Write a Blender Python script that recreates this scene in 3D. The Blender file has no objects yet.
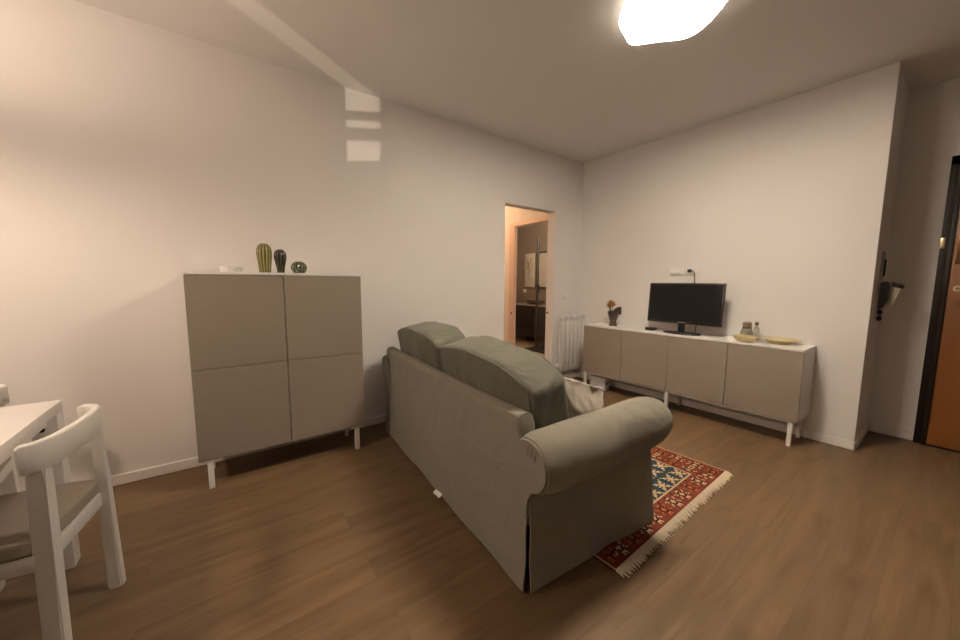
import bpy, bmesh, math, random
from mathutils import Vector, Matrix, noise
random.seed(7)
PI = math.pi
scn = bpy.context.scene
col = scn.collection
R = math.radians

# ------------------------------------------------------------------ helpers
def lin(r, g, b):
    f = lambda c: ((c / 255 + .055) / 1.055) ** 2.4 if c / 255 > .04045 else c / 255 / 12.92
    return (f(r), f(g), f(b), 1)

def mat(name, color, rough=.5, metal=0, bump=0, bscale=50, var=0, vscale=8, coat=0, trans=0, emit=None, sheen=0, spec=None, stretch=(1, 1, 1), detail=4):
    m = bpy.data.materials.new(name); m.use_nodes = True
    nt = m.node_tree; b = nt.nodes['Principled BSDF']
    c = color if len(color) == 4 else (*color, 1)
    b.inputs['Base Color'].default_value = c
    b.inputs['Roughness'].default_value = rough
    b.inputs['Metallic'].default_value = metal
    b.inputs['Coat Weight'].default_value = coat
    b.inputs['Transmission Weight'].default_value = trans
    if spec is not None: b.inputs['Specular IOR Level'].default_value = spec
    if sheen: b.inputs['Sheen Weight'].default_value = sheen
    tc = nt.nodes.new('ShaderNodeTexCoord')
    mp = nt.nodes.new('ShaderNodeMapping'); mp.inputs['Scale'].default_value = stretch
    nt.links.new(tc.outputs['Object'], mp.inputs['Vector'])
    n1 = nt.nodes.new('ShaderNodeTexNoise'); n1.inputs['Scale'].default_value = vscale; n1.inputs['Detail'].default_value = detail
    nt.links.new(mp.outputs['Vector'], n1.inputs['Vector'])
    v = var if var else .04
    rp = nt.nodes.new('ShaderNodeMix'); rp.data_type = 'RGBA'; rp.blend_type = 'MIX'
    rp.inputs['A'].default_value = (*[x * (1 - v) for x in c[:3]], 1)
    rp.inputs['B'].default_value = (*[min(1, x * (1 + v)) for x in c[:3]], 1)
    nt.links.new(n1.outputs['Fac'], rp.inputs['Factor'])
    nt.links.new(rp.outputs['Result'], b.inputs['Base Color'])
    if bump:
        n2 = nt.nodes.new('ShaderNodeTexNoise'); n2.inputs['Scale'].default_value = bscale; n2.inputs['Detail'].default_value = 3
        nt.links.new(mp.outputs['Vector'], n2.inputs['Vector'])
        bp = nt.nodes.new('ShaderNodeBump'); bp.inputs['Strength'].default_value = bump; bp.inputs['Distance'].default_value = .01
        nt.links.new(n2.outputs['Fac'], bp.inputs['Height']); nt.links.new(bp.outputs['Normal'], b.inputs['Normal'])
    if emit:
        b.inputs['Emission Color'].default_value = (*emit[0], 1); b.inputs['Emission Strength'].default_value = emit[1]
    return m

class MB:
    def __init__(s): s.bm = bmesh.new()
    def box(s, x0, x1, y0, y1, z0, z1, bev=0, seg=2, M=None):
        r = bmesh.ops.create_cube(s.bm, size=1); vs = r['verts']
        for v in vs:
            v.co = Vector(((x0 + x1) / 2 + v.co.x * abs(x1 - x0), (y0 + y1) / 2 + v.co.y * abs(y1 - y0), (z0 + z1) / 2 + v.co.z * abs(z1 - z0)))
        if bev:
            es = list({e for v in vs for e in v.link_edges})
            g = bmesh.ops.bevel(s.bm, geom=es, offset=bev, segments=seg, affect='EDGES', profile=.5)
            vs = list({v for f in g['faces'] for v in f.verts} | {v for v in vs if v.is_valid})
        if M is not None:
            for v in vs: v.co = M @ v.co
        return s
    def lathe(s, prof, n=32, c=(0, 0, 0), M=None, rfun=None):
        rings = []
        for (r, z) in prof:
            ring = []
            for i in range(n):
                a = 2 * PI * i / n
                rr = r * (rfun(a, z) if rfun else 1)
                p = Vector((rr * math.cos(a), rr * math.sin(a), z))
                p = (M @ p if M is not None else p) + Vector(c)
                ring.append(s.bm.verts.new(p))
            rings.append(ring)
        for a, b in zip(rings, rings[1:]):
            for i in range(n):
                s.bm.faces.new((a[i], a[(i + 1) % n], b[(i + 1) % n], b[i]))
        if prof[0][0] > 1e-6: s.bm.faces.new(rings[0][::-1])
        if prof[-1][0] > 1e-6: s.bm.faces.new(rings[-1])
        return s
    def tube(s, pts, rad, n=8, closed=False):
        pts = [Vector(p) for p in pts]; N = len(pts); rings = []
        up = None
        for i in range(N):
            a = pts[(i - 1) % N] if (closed or i) else pts[i]
            b = pts[(i + 1) % N] if (closed or i < N - 1) else pts[i]
            t = (b - a).normalized()
            if up is None:
                up = Vector((0, 0, 1)) if abs(t.z) < .9 else Vector((1, 0, 0))
            x = t.cross(up).normalized(); up = x.cross(t).normalized()
            r = rad[i] if isinstance(rad, (list, tuple)) else rad
            rings.append([s.bm.verts.new(pts[i] + r * (math.cos(2 * PI * k / n) * x + math.sin(2 * PI * k / n) * up)) for k in range(n)])
        m = N if closed else N - 1
        for i in range(m):
            a, b = rings[i], rings[(i + 1) % N]
            for k in range(n): s.bm.faces.new((a[k], a[(k + 1) % n], b[(k + 1) % n], b[k]))
        if not closed:
            s.bm.faces.new(rings[0][::-1]); s.bm.faces.new(rings[-1])
        return s
    def prism(s, poly, f0, f1):
        """polygon of 2D points; f0, f1 map a 2D point to the two 3D ends"""
        A = [s.bm.verts.new(f0(*p)) for p in poly]; B = [s.bm.verts.new(f1(*p)) for p in poly]
        n = len(poly)
        for i in range(n): s.bm.faces.new((A[i], A[(i + 1) % n], B[(i + 1) % n], B[i]))
        s.bm.faces.new(A[::-1]); s.bm.faces.new(B)
        return s
    def grid(s, f, nu, nv, thick=0):
        V = [[s.bm.verts.new(f(i / nu, j / nv)) for j in range(nv + 1)] for i in range(nu + 1)]
        fs = [s.bm.faces.new((V[i][j], V[i + 1][j], V[i + 1][j + 1], V[i][j + 1])) for i in range(nu) for j in range(nv)]
        if thick:
            bmesh.ops.recalc_face_normals(s.bm, faces=fs)
            bmesh.ops.solidify(s.bm, geom=fs, thickness=thick)
        return s
    def loft(s, rings, caps=True):
        Rs = [[s.bm.verts.new(p) for p in r] for r in rings]
        n = len(Rs[0])
        for a, b in zip(Rs, Rs[1:]):
            for k in range(n): s.bm.faces.new((a[k], a[(k + 1) % n], b[(k + 1) % n], b[k]))
        if caps: s.bm.faces.new(Rs[0][::-1]); s.bm.faces.new(Rs[-1])
        return s
    def build(s, name, m, parent=None, smooth=True, angle=40, subsurf=0):
        bmesh.ops.recalc_face_normals(s.bm, faces=s.bm.faces[:])
        me = bpy.data.meshes.new(name); s.bm.to_mesh(me); s.bm.free()
        o = bpy.data.objects.new(name, me); col.objects.link(o)
        if m is not None: me.materials.append(m)
        if smooth:
            for p in me.polygons: p.use_smooth = True
            try: me.set_sharp_from_angle(angle=R(angle))
            except Exception: pass
        if parent is not None: o.parent = parent
        if subsurf:
            md = o.modifiers.new('sub', 'SUBSURF'); md.levels = subsurf; md.render_levels = subsurf
        return o

def tag(o, label=None, cat=None, group=None, kind=None):
    if label: o['label'] = label
    if cat: o['category'] = cat
    if group: o['group'] = group
    if kind: o['kind'] = kind
    return o
def thing(name, label, cat, loc=(0, 0, 0), rz=0, group=None):
    o = bpy.data.objects.new(name, None); col.objects.link(o); o.empty_display_size = .1
    o.location = loc; o.rotation_euler = (0, 0, rz)
    return tag(o, label, cat, group)
def struct(o, label=None, cat=None):
    o['kind'] = 'structure'
    if label: o['label'] = label
    if cat: o['category'] = cat
    return o
def boxo(name, m, parent, *d, bev=0, seg=2):
    return MB().box(*d, bev=bev, seg=seg).build(name, m, parent)
def sst(a, b, x):
    t = max(0, min(1, (x - a) / (b - a))); return t * t * (3 - 2 * t)

# ------------------------------------------------------------------ materials
WALL = mat('white wall paint', (.80, .775, .745), .75, bump=.04, bscale=180, var=.012, vscale=3)
CEIL = mat('ceiling paint', (.80, .775, .745), .85, bump=.03, bscale=150, var=.012, vscale=3)
TRIM = mat('white trim lacquer', (.80, .77, .73), .4)
WHITE = mat('white melamine', (.80, .78, .75), .35)
TAUPE = mat('taupe matte front', lin(141, 131, 118), .42, var=.015, vscale=3)
STEEL = mat('white powder coated steel', (.78, .76, .73), .35)
CHAIRW = mat('white lacquered wood', (.76, .74, .69), .38, var=.03, vscale=6, bump=.02, bscale=40)
TABLEW = mat('white table lacquer', (.80, .77, .73), .35)
TWEED = mat('taupe tweed', lin(172, 158, 140), .95, bump=.8, bscale=420, var=.35, vscale=260, sheen=.2)
SOFA = mat('sage sofa cotton', lin(132, 127, 113), .92, bump=.35, bscale=500, var=.06, vscale=5, sheen=.15)
def folds(m, sc, st):
    nt = m.node_tree; b = nt.nodes['Principled BSDF']; old = b.inputs['Normal'].links[0].from_socket
    tc = nt.nodes.new('ShaderNodeTexCoord'); n = nt.nodes.new('ShaderNodeTexNoise'); n.inputs['Scale'].default_value = sc; n.inputs['Detail'].default_value = 2; n.inputs['Distortion'].default_value = 1.2
    nt.links.new(tc.outputs['Object'], n.inputs['Vector'])
    bp = nt.nodes.new('ShaderNodeBump'); bp.inputs['Strength'].default_value = st; bp.inputs['Distance'].default_value = .04
    nt.links.new(n.outputs['Fac'], bp.inputs['Height']); nt.links.new(old, bp.inputs['Normal']); nt.links.new(bp.outputs['Normal'], b.inputs['Normal'])
CUSH = mat('sage green cushion cotton', lin(98, 98, 84), .92, bump=.35, bscale=500, var=.08, vscale=5, sheen=.15)
PIL = mat('pale linen', lin(172, 163, 150), .95, bump=.4, bscale=450, var=.05, vscale=6, sheen=.1)
folds(SOFA, 4.5, .35); folds(CUSH, 5, .45)
DARKIN = mat('dark lining', (.02, .018, .015), .9)
BLACK = mat('black plastic', (.012, .011, .011), .3)
SCREEN = mat('black screen glass', (.010, .009, .009), .14, spec=.15)
BLACKM = mat('matte black rubber', (.015, .014, .013), .6)
GREY = mat('grey plastic', (.35, .33, .3), .45)
CREAM = mat('cream plastic', (.62, .57, .47), .4)
RADW = mat('white radiator enamel', (.78, .76, .72), .3)
CHROME = mat('brushed steel', (.6, .58, .55), .3, metal=1)
BRASS = mat('pale brass', (.75, .62, .40), .28, metal=1)
DOORW = mat('orange brown door veneer', lin(124, 74, 28), .45, var=.14, vscale=5, stretch=(6, 6, .5), bump=.05, bscale=30)
DARKFR = mat('dark brown door frame', (.014, .008, .005), .5, var=.1, spec=.25)
AMBER = mat('amber glass', (.99, .86, .52), .1, trans=.5, var=.02)
CLEAR = mat('greyish glass', (.80, .80, .74), .08, trans=.85, var=.02)
LABELM = mat('tan jar label', lin(150, 132, 100), .7)
CORK = mat('dark cork', lin(96, 76, 52), .8, bump=.4)
BRONZE = mat('mottled bronze glaze', lin(78, 63, 52), .3, var=.5, vscale=40, coat=.3)
FLOWER = mat('ochre petal', lin(176, 126, 32), .7, var=.25, vscale=60)
LEAFM = mat('dark olive stem', lin(84, 78, 40), .7)
BATHW = mat('grey brown bathroom plaster', lin(150, 134, 118), .7)
BATHF = mat('tan bathroom tile', lin(160, 138, 108), .5, var=.06)
VAN = mat('dark walnut vanity', (.030, .018, .013), .45, var=.2, stretch=(1, 8, 8))
COUNT = mat('pale stone counter', lin(190, 176, 160), .4)
MIRRC = mat('pale cream panel', lin(214, 204, 186), .6)
MIRRG = mat('silvered mirror', (.75, .75, .74), .12, metal=.6)
BRANCH = mat('brown painted branch shadow', lin(140, 120, 98), .8)
GLASS = mat('shower glass', (.9, .93, .92), .03, trans=1)
HALLW = mat('hall plaster', (.80, .74, .68), .75)
PINKW = mat('pale pine leaf', lin(224, 196, 178), .5, var=.08, vscale=6, stretch=(8, 8, .7))
POWER = mat('white power strip plastic', (.78, .78, .78), .4)
PAPER = mat('white tag paper', (.85, .84, .82), .7)

def cactus_mat(name, base, rib, nrib):
    m = bpy.data.materials.new(name); m.use_nodes = True; nt = m.node_tree; b = nt.nodes['Principled BSDF']
    tc = nt.nodes.new('ShaderNodeTexCoord'); sp = nt.nodes.new('ShaderNodeSeparateXYZ'); nt.links.new(tc.outputs['Object'], sp.inputs[0])
    at = nt.nodes.new('ShaderNodeMath'); at.operation = 'ARCTAN2'; nt.links.new(sp.outputs['Y'], at.inputs[0]); nt.links.new(sp.outputs['X'], at.inputs[1])
    mu = nt.nodes.new('ShaderNodeMath'); mu.operation = 'MULTIPLY'; mu.inputs[1].default_value = nrib; nt.links.new(at.outputs[0], mu.inputs[0])
    co = nt.nodes.new('ShaderNodeMath'); co.operation = 'COSINE'; nt.links.new(mu.outputs[0], co.inputs[0])
    rp = nt.nodes.new('ShaderNodeValToRGB'); nt.links.new(co.outputs[0], rp.inputs[0])
    mr = nt.nodes.new('ShaderNodeMapRange'); mr.inputs[1].default_value = -1; mr.inputs[2].default_value = 1
    nt.links.new(co.outputs[0], mr.inputs[0]); nt.links.new(mr.outputs[0], rp.inputs[0])
    rp.color_ramp.elements[0].color = base; rp.color_ramp.elements[0].position = .55
    rp.color_ramp.elements[1].color = rib; rp.color_ramp.elements[1].position = .95
    nt.links.new(rp.outputs[0], b.inputs['Base Color']); b.inputs['Roughness'].default_value = .18; b.inputs['Coat Weight'].default_value = .4
    return m

def wood_floor():
    m = bpy.data.materials.new('oak plank floor'); m.use_nodes = True; nt = m.node_tree; b = nt.nodes['Principled BSDF']
    N = nt.nodes.new; Lk = nt.links.new
    tc = N('ShaderNodeTexCoord')
    mp = N('ShaderNodeMapping'); mp.inputs['Location'].default_value = (.37, 1.62 + 1.8, 0); Lk(tc.outputs['Object'], mp.inputs['Vector'])
    br = N('ShaderNodeTexBrick'); br.offset = .37; br.offset_frequency = 2; br.squash = 1
    br.inputs['Scale'].default_value = 1; br.inputs['Brick Width'].default_value = 1.25; br.inputs['Row Height'].default_value = .18
    br.inputs['Mortar Size'].default_value = .0009; br.inputs['Mortar Smooth'].default_value = .3; br.inputs['Bias'].default_value = 0
    br.inputs['Color1'].default_value = (0, 0, 0, 1); br.inputs['Color2'].default_value = (1, 1, 1, 1); br.inputs['Mortar'].default_value = (.5, .5, .5, 1)
    Lk(mp.outputs['Vector'], br.inputs['Vector'])
    # grain shifted per plank
    sc = N('ShaderNodeVectorMath'); sc.operation = 'SCALE'; sc.inputs['Scale'].default_value = 7.3; Lk(br.outputs['Color'], sc.inputs[0])
    ad = N('ShaderNodeVectorMath'); ad.operation = 'ADD'; Lk(mp.outputs['Vector'], ad.inputs[0]); Lk(sc.outputs[0], ad.inputs[1])
    mg = N('ShaderNodeMapping'); mg.inputs['Scale'].default_value = (.9, 9, 9); Lk(ad.outputs[0], mg.inputs['Vector'])
    g1 = N('ShaderNodeTexNoise'); g1.inputs['Scale'].default_value = 1.6; g1.inputs['Detail'].default_value = 6; g1.inputs['Distortion'].default_value = .8; Lk(mg.outputs[0], g1.inputs['Vector'])
    mg2 = N('ShaderNodeMapping'); mg2.inputs['Scale'].default_value = (2.2, 60, 60); Lk(ad.outputs[0], mg2.inputs['Vector'])
    g2 = N('ShaderNodeTexNoise'); g2.inputs['Scale'].default_value = 2.0; g2.inputs['Detail'].default_value = 4; Lk(mg2.outputs[0], g2.inputs['Vector'])
    mg3 = N('ShaderNodeMapping'); mg3.inputs['Scale'].default_value = (2.2, 6.5, 6.5); Lk(ad.outputs[0], mg3.inputs['Vector'])
    g3 = N('ShaderNodeTexNoise'); g3.inputs['Scale'].default_value = 1.5; g3.inputs['Detail'].default_value = 2; Lk(mg3.outputs[0], g3.inputs['Vector'])
    r1 = N('ShaderNodeValToRGB'); Lk(g1.outputs['Fac'], r1.inputs[0])
    r1.color_ramp.elements[0].position = .30; r1.color_ramp.elements[0].color = lin(100, 80, 57)
    r1.color_ramp.elements[1].position = .72; r1.color_ramp.elements[1].color = lin(122, 99, 73)
    m2 = N('ShaderNodeMix'); m2.data_type = 'RGBA'; m2.blend_type = 'MULTIPLY'; m2.inputs['Factor'].default_value = .22
    r2 = N('ShaderNodeValToRGB'); Lk(g2.outputs['Fac'], r2.inputs[0]); r2.color_ramp.elements[0].position = .3; r2.color_ramp.elements[0].color = (.62, .58, .54, 1); r2.color_ramp.elements[1].position = .6
    Lk(r1.outputs[0], m2.inputs['A']); Lk(r2.outputs[0], m2.inputs['B'])
    r3 = N('ShaderNodeValToRGB'); Lk(g3.outputs['Fac'], r3.inputs[0]); r3.color_ramp.elements[0].position = .26; r3.color_ramp.elements[0].color = (.55, .5, .45, 1); r3.color_ramp.elements[1].position = .40; r3.color_ramp.elements[1].color = (1, 1, 1, 1)
    m3 = N('ShaderNodeMix'); m3.data_type = 'RGBA'; m3.blend_type = 'MULTIPLY'; m3.inputs['Factor'].default_value = .4
    Lk(m2.outputs['Result'], m3.inputs['A']); Lk(r3.outputs[0], m3.inputs['B'])
    # plank tone
    r4 = N('ShaderNodeValToRGB'); Lk(br.outputs['Color'], r4.inputs[0]); r4.color_ramp.elements[0].color = (.92, .92, .92, 1); r4.color_ramp.elements[1].color = (1.0, .99, .97, 1)
    m4 = N('ShaderNodeMix'); m4.data_type = 'RGBA'; m4.blend_type = 'MULTIPLY'; m4.inputs['Factor'].default_value = 1
    Lk(m3.outputs['Result'], m4.inputs['A']); Lk(r4.outputs[0], m4.inputs['B'])
    m5 = N('ShaderNodeMix'); m5.data_type = 'RGBA'; m5.blend_type = 'MULTIPLY'
    Lk(br.outputs['Fac'], m5.inputs['Factor']); Lk(m4.outputs['Result'], m5.inputs['A']); m5.inputs['B'].default_value = (.72, .69, .66, 1)
    Lk(m5.outputs['Result'], b.inputs['Base Color'])
    b.inputs['Roughness'].default_value = .42; b.inputs['Specular IOR Level'].default_value = .25
    bp = N('ShaderNodeBump'); bp.inputs['Strength'].default_value = .12; bp.inputs['Distance'].default_value = .004
    Lk(g2.outputs['Fac'], bp.inputs['Height']); Lk(bp.outputs['Normal'], b.inputs['Normal'])
    return m
FLOOR = wood_floor()

# ------------------------------------------------------------------ the room
H = 2.750
CY = -2.588      # end of the television wall, where the niche opens
NX = .633        # niche wall
XL, YB = -6.5, -6.0
struct(boxo('floor', FLOOR, None, XL - .12, NX + .3, YB - .12, .12, -.1, 0))
struct(boxo('ceiling', CEIL, None, XL - .12, NX + .12, YB - .12, .12, H, H + .1))
DX0, DX1, DZ = -1.292, -.497, 2.10      # doorway in the long left wall
w = MB(); w.box(XL - .12, DX0, 0, .12, 0, H); w.box(DX1, 0, 0, .12, 0, H); w.box(DX0, DX1, 0, .12, DZ, H)
struct(w.build('wall_left', WALL, None, smooth=False))
w = MB(); w.box(0, NX, CY, 0, 0, H)      # the television wall is the face of a deep block that ends in the niche
struct(w.build('wall_back', WALL, None, smooth=False))
struct(boxo('wall_niche', WALL, None, NX, NX + .12, YB - .12, 0, 0, H))
struct(boxo('wall_right', WALL, None, XL - .12, NX, YB - .12, YB, 0, H))
# window wall on the far left, out of the picture: one narrow glazed slit between shutters lets the street lamp in
SRC = Vector((-2.79, 0, 2.50)) + 17 * Vector((-.83, -.548, -.17)).normalized()
def through(P, x):      # where the street lamp's ray to P crosses the plane of the window
    P = Vector(P); t_ = (x - SRC.x) / (P.x - SRC.x); return SRC + (P - SRC) * t_
WX = XL - .06
sy0, sy1 = sorted((through((-2.642, 0, 2.5), WX).y, through((-2.938, 0, 2.5), WX).y))
zs = [through((-2.79, 0, z), WX).z for z in (2.226, 2.385, 2.480, 2.540, 2.608)]
w = MB(); w.box(XL - .12, XL, YB, sy0 - .35, 0, H); w.box(XL - .12, XL, sy1 + .35, 0, 0, H)
w.box(XL - .12, XL, sy0 - .35, sy1 + .35, 2.6, H); w.box(XL - .12, XL, sy0 - .35, sy1 + .35, 0, .5)
struct(w.build('wall_window_side', WALL, None, smooth=False))
w = MB(); wa, wb = WX - .008, WX + .008
w.box(wa, wb, sy0 - .36, sy0, .49, 2.61); w.box(wa, wb, sy1, sy1 + .36, .49, 2.61)
w.box(wa, wb, sy0, sy1, .49, zs[0]); w.box(wa, wb, sy0, sy1, zs[1], zs[2]); w.box(wa, wb, sy0, sy1, zs[3], zs[4]); w.box(wa, wb, sy0, sy1, 2.45, 2.61)
struct(w.build('window_1', TRIM, None, smooth=False))
BH, BT = .065, .012
def base(name, *d): return struct(boxo(name, TRIM, None, *d, bev=.003, seg=1))
base('baseboard_left', XL, DX0, -BT, 0, 0, BH)
base('baseboard_corner', DX1, 0, -BT, 0, 0, BH)
base('baseboard_back', -BT, 0, CY - BT, -BT, 0, BH)
base('baseboard_pillar', -BT, NX - BT, CY - BT, CY, 0, BH)
base('baseboard_niche', NX - BT, NX, -2.842, CY - BT, 0, BH)

# sliding-door reveal of the doorway
j = MB(); j.box(DX1 - .004, DX1, .002, .118, 0, DZ); j.box(DX0, DX0 + .004, .002, .118, 0, DZ); j.box(DX0, DX1, .002, .118, DZ - .004, DZ)
tr = struct(j.build('trim_1', TRIM, None, smooth=False))
MB().lathe([(0, 0), (.014, 0), (.014, .003), (.006, .003), (0, .001)], 16, (DX1 - .004, .09, .875), Matrix.Rotation(-PI / 2, 4, 'Y')).build('strike_plate', BLACKM, tr)

# ------------------------------------------------------------------ hallway and bathroom beyond the doorway
HX = -.10
struct(boxo('floor_hall', FLOOR, None, -2.6, HX, .12, 3.3, -.1, 0))
w = MB(); w.box(HX, 0, .12, .45, 0, H); w.box(HX, 0, 1.235, 3.3, 0, H); w.box(HX, 0, .45, 1.235, 2.10, H)
struct(w.build('wall_hall_right', HALLW, None, smooth=False))
struct(boxo('wall_hall_end', HALLW, None, -2.6, HX, 3.3, 3.42, 0, H))
struct(boxo('wall_hall_left', HALLW, None, -2.72, -2.6, .12, 3.42, 0, H))
struct(boxo('ceiling_hall', CEIL, None, -2.72, 0, .12, 3.42, H, H + .1))
d2 = struct(MB().box(HX - .035, HX - .002, 1.135, 1.205, 0, 2.10, bev=.002, seg=1).build('door_2', PINKW, None))
MB().lathe([(0, 0), (.016, 0), (.016, .003), (.007, .003), (0, .001)], 16, (HX - .036, 1.185, .775), Matrix.Rotation(-PI / 2, 4, 'Y')).build('lock', BLACKM, d2)
c2 = MB(); c2.box(HX - .02, HX, 1.205, 1.275, 0, 2.16, bev=.003, seg=1); c2.box(HX - .02, HX, .40, 1.205, 2.10, 2.16, bev=.003, seg=1)
struct(c2.build('trim_2', PINKW, None))
struct(boxo('floor_bathroom', BATHF, None, HX, 2.0, .12, 3.42, -.1, 0))
struct(boxo('wall_bathroom_back', BATHW, None, 1.9, 2.02, .12, 3.42, 0, H))
struct(boxo('wall_bathroom_left', BATHW, None, 0, 1.9, 3.3, 3.42, 0, H))
struct(boxo('wall_bathroom_right', BATHW, None, 0, 1.9, .12, .24, 0, H))
struct(boxo('ceiling_bathroom', BATHW, None, 0, 2.02, .12, 3.42, H, H + .1))
t = thing('bathroom_vanity', 'dark brown bathroom vanity seen through the doorway', 'vanity', (1.63, 2.3, 0))
boxo('carcass', VAN, t, -.24, .24, -.75, .62, .12, .77, bev=.004)
for k in range(3):
    for q in range(2):
        y0 = -.745 + .685 * q
        d = boxo('drawer', VAN, t, -.262, -.242, y0, y0 + .675, .13 + k * .213, .335 + k * .213, bev=.003)
        boxo('pull', BLACKM, d, -.278, -.262, y0 + .2, y0 + .45, .315 + k * .213, .325 + k * .213, bev=.002)
boxo('counter', COUNT, t, -.27, .25, -.77, .64, .77, .80, bev=.004)
for (px, py) in ((-.2, -.7), (-.2, .57), (.2, -.7), (.2, .57)): boxo('leg', BLACKM, t, px - .02, px + .02, py - .02, py + .02, 0, .12)
b = MB().lathe([(0, .801), (.11, .801), (.19, .83), (.20, .872), (.185, .872), (.17, .84), (.05, .815), (0, .814)], 32).build('wash_basin', mat('brown stone basin', lin(96, 78, 60), .5, var=.2, vscale=30), None)
b.location = (1.56, 2.34, 0); tag(b, 'brown round wash basin on the bathroom vanity counter', 'basin')
t = thing('branch_panel', 'pale wall panel with a brown painted branch shadow on the bathroom wall', 'wall panel', (1.9, 2.72, 1.15))
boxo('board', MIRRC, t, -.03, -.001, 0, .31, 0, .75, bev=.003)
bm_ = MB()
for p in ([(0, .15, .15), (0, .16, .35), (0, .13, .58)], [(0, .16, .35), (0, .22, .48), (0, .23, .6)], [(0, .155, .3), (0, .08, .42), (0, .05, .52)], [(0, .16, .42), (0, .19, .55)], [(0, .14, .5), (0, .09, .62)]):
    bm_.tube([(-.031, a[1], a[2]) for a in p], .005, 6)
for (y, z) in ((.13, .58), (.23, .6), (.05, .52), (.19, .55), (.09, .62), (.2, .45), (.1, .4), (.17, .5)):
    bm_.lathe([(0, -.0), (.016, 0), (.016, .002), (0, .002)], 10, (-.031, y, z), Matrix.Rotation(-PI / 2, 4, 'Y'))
bm_.build('branch_shadow', BRANCH, t)  # branch shadows on the panel, put in as thin brown painted shapes
t = thing('bathroom_mirror', 'pale grey mirror with dark frame beside the shower profile', 'mirror', (1.9, 2.1, 1.15))
f = MB(); f.box(-.035, -.001, 0, .55, .74, .77); f.box(-.035, -.001, 0, .55, -.02, .01); f.box(-.035, -.001, 0, .02, 0, .75); f.box(-.035, -.001, .53, .55, 0, .75)
f.build('frame', VAN, t, smooth=False); boxo('pane', MIRRC, t, -.02, -.002, .02, .53, .01, .74)
t = thing('shower_screen', 'tall shower screen with grey metal profile in the bathroom', 'shower screen', (1.12, 1.87, 0))
boxo('profile', mat('dark grey aluminium', (.11, .10, .09), .4, metal=.3), t, -.02, .02, -.02, .02, .0, 2.08, bev=.003)
boxo('glass_panel', GLASS, t, -.005, .005, -.75, -.02, .03, 2.05)
h = MB(); h.tube([(-.05, .015, 1.20), (-.05, -.09, 1.20)], .01, 8); h.tube([(-.05, .015, 1.20), (-.02, .015, 1.20)], .008, 8); h.tube([(-.05, -.09, 1.20), (-.05, -.09, 1.05)], .012, 8)
h.build('handle', BLACKM, t)
tag(boxo('shower_tray', mat('dark slate tray', (.02, .018, .016), .5), None, .75, 1.36, 1.0, 1.83, 0, .03, bev=.006), 'dark slate shower tray on the bathroom floor', 'shower tray')
tag(boxo('bathroom_socket', WHITE, None, 1.885, 1.899, 2.98, 3.08, 1.02, 1.10, bev=.003), 'small pale socket plate above the vanity counter', 'socket')

# ------------------------------------------------------------------ ceiling lamp
t = thing('ceiling_lamp', 'glowing white pebble-shaped ceiling lamp', 'ceiling lamp', (-1.80, -1.95, H))
outl = [(-2.033, -1.832), (-1.921, -1.713), (-1.80, -1.672), (-1.695, -1.657), (-1.609, -1.75), (-1.499, -1.876), (-1.518, -1.988), (-1.628, -2.133), (-1.73, -2.165), (-1.87, -2.09), (-2.02, -1.97)]
def ccurve(P, n=8):
    P = [Vector((*p, 0)) for p in P]; N = len(P); out = []
    for i in range(N):
        a, b_, c_, d_ = P[i - 1], P[i], P[(i + 1) % N], P[(i + 2) % N]
        for k in range(n):
            s_ = k / n
            out.append(.5 * ((2 * b_) + (c_ - a) * s_ + (2 * a - 5 * b_ + 4 * c_ - d_) * s_ ** 2 + (3 * b_ - a - 3 * c_ + d_) * s_ ** 3))
    return out
rim = [p - Vector((-1.80, -1.95, 0)) for p in ccurve(outl)]
LAMPM = mat('glowing opal shade', (.9, .85, .78), .5, emit=((1.0, .88, .75), 74))
prof = [(.02, -.066), (.4, -.0655), (.65, -.062), (.72, -.060), (1.0, -.060)]
prof2 = [(1.0, -.0595), (.985, -.036), (.93, -.018), (.02, -.012)]
MB().loft([[Vector((p.x * r, p.y * r, z)) for p in rim] for r, z in prof]).build('shade', LAMPM, t)
MB().loft([[Vector((p.x * r, p.y * r, z)) for p in rim] for r, z in prof2]).build('housing', mat('glowing opal rim', (.85, .83, .78), .5, emit=((1.0, .90, .78), 1.4)), t)
MB().lathe([(0, -.012), (.18, -.012), (.18, 0), (0, 0)], 32).build('ceiling_plate', WHITE, t)

# pendant above the dining table, just out of the picture on the left: open above and below a shallow ring shade
PX, PY, PZ = -5.2, -1.2, 1.99
t = thing('pendant_lamp', 'shallow ring pendant lamp hanging over the white dining table', 'pendant lamp', (PX, PY, PZ))
MB().loft([[Vector((r * math.cos(2 * PI * i / 48), r * math.sin(2 * PI * i / 48), z)) for i in range(48)] for r, z in ((.20, -.034), (.20, .034), (.196, .034), (.196, -.034), (.20, -.034))], caps=False).build('ring_shade', WHITE, t)
MB().tube([(0, 0, .07), (0, 0, H - PZ)], .004, 6).build('cord', WHITE, t)
sp = MB()
for k in range(3):
    a = 2 * PI * k / 3 + .4; sp.tube([(0, 0, .07), (  .197 * math.cos(a),   .197 * math.sin(a), .03)], .002, 6)
sp.build('spokes', STEEL, t)

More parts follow.
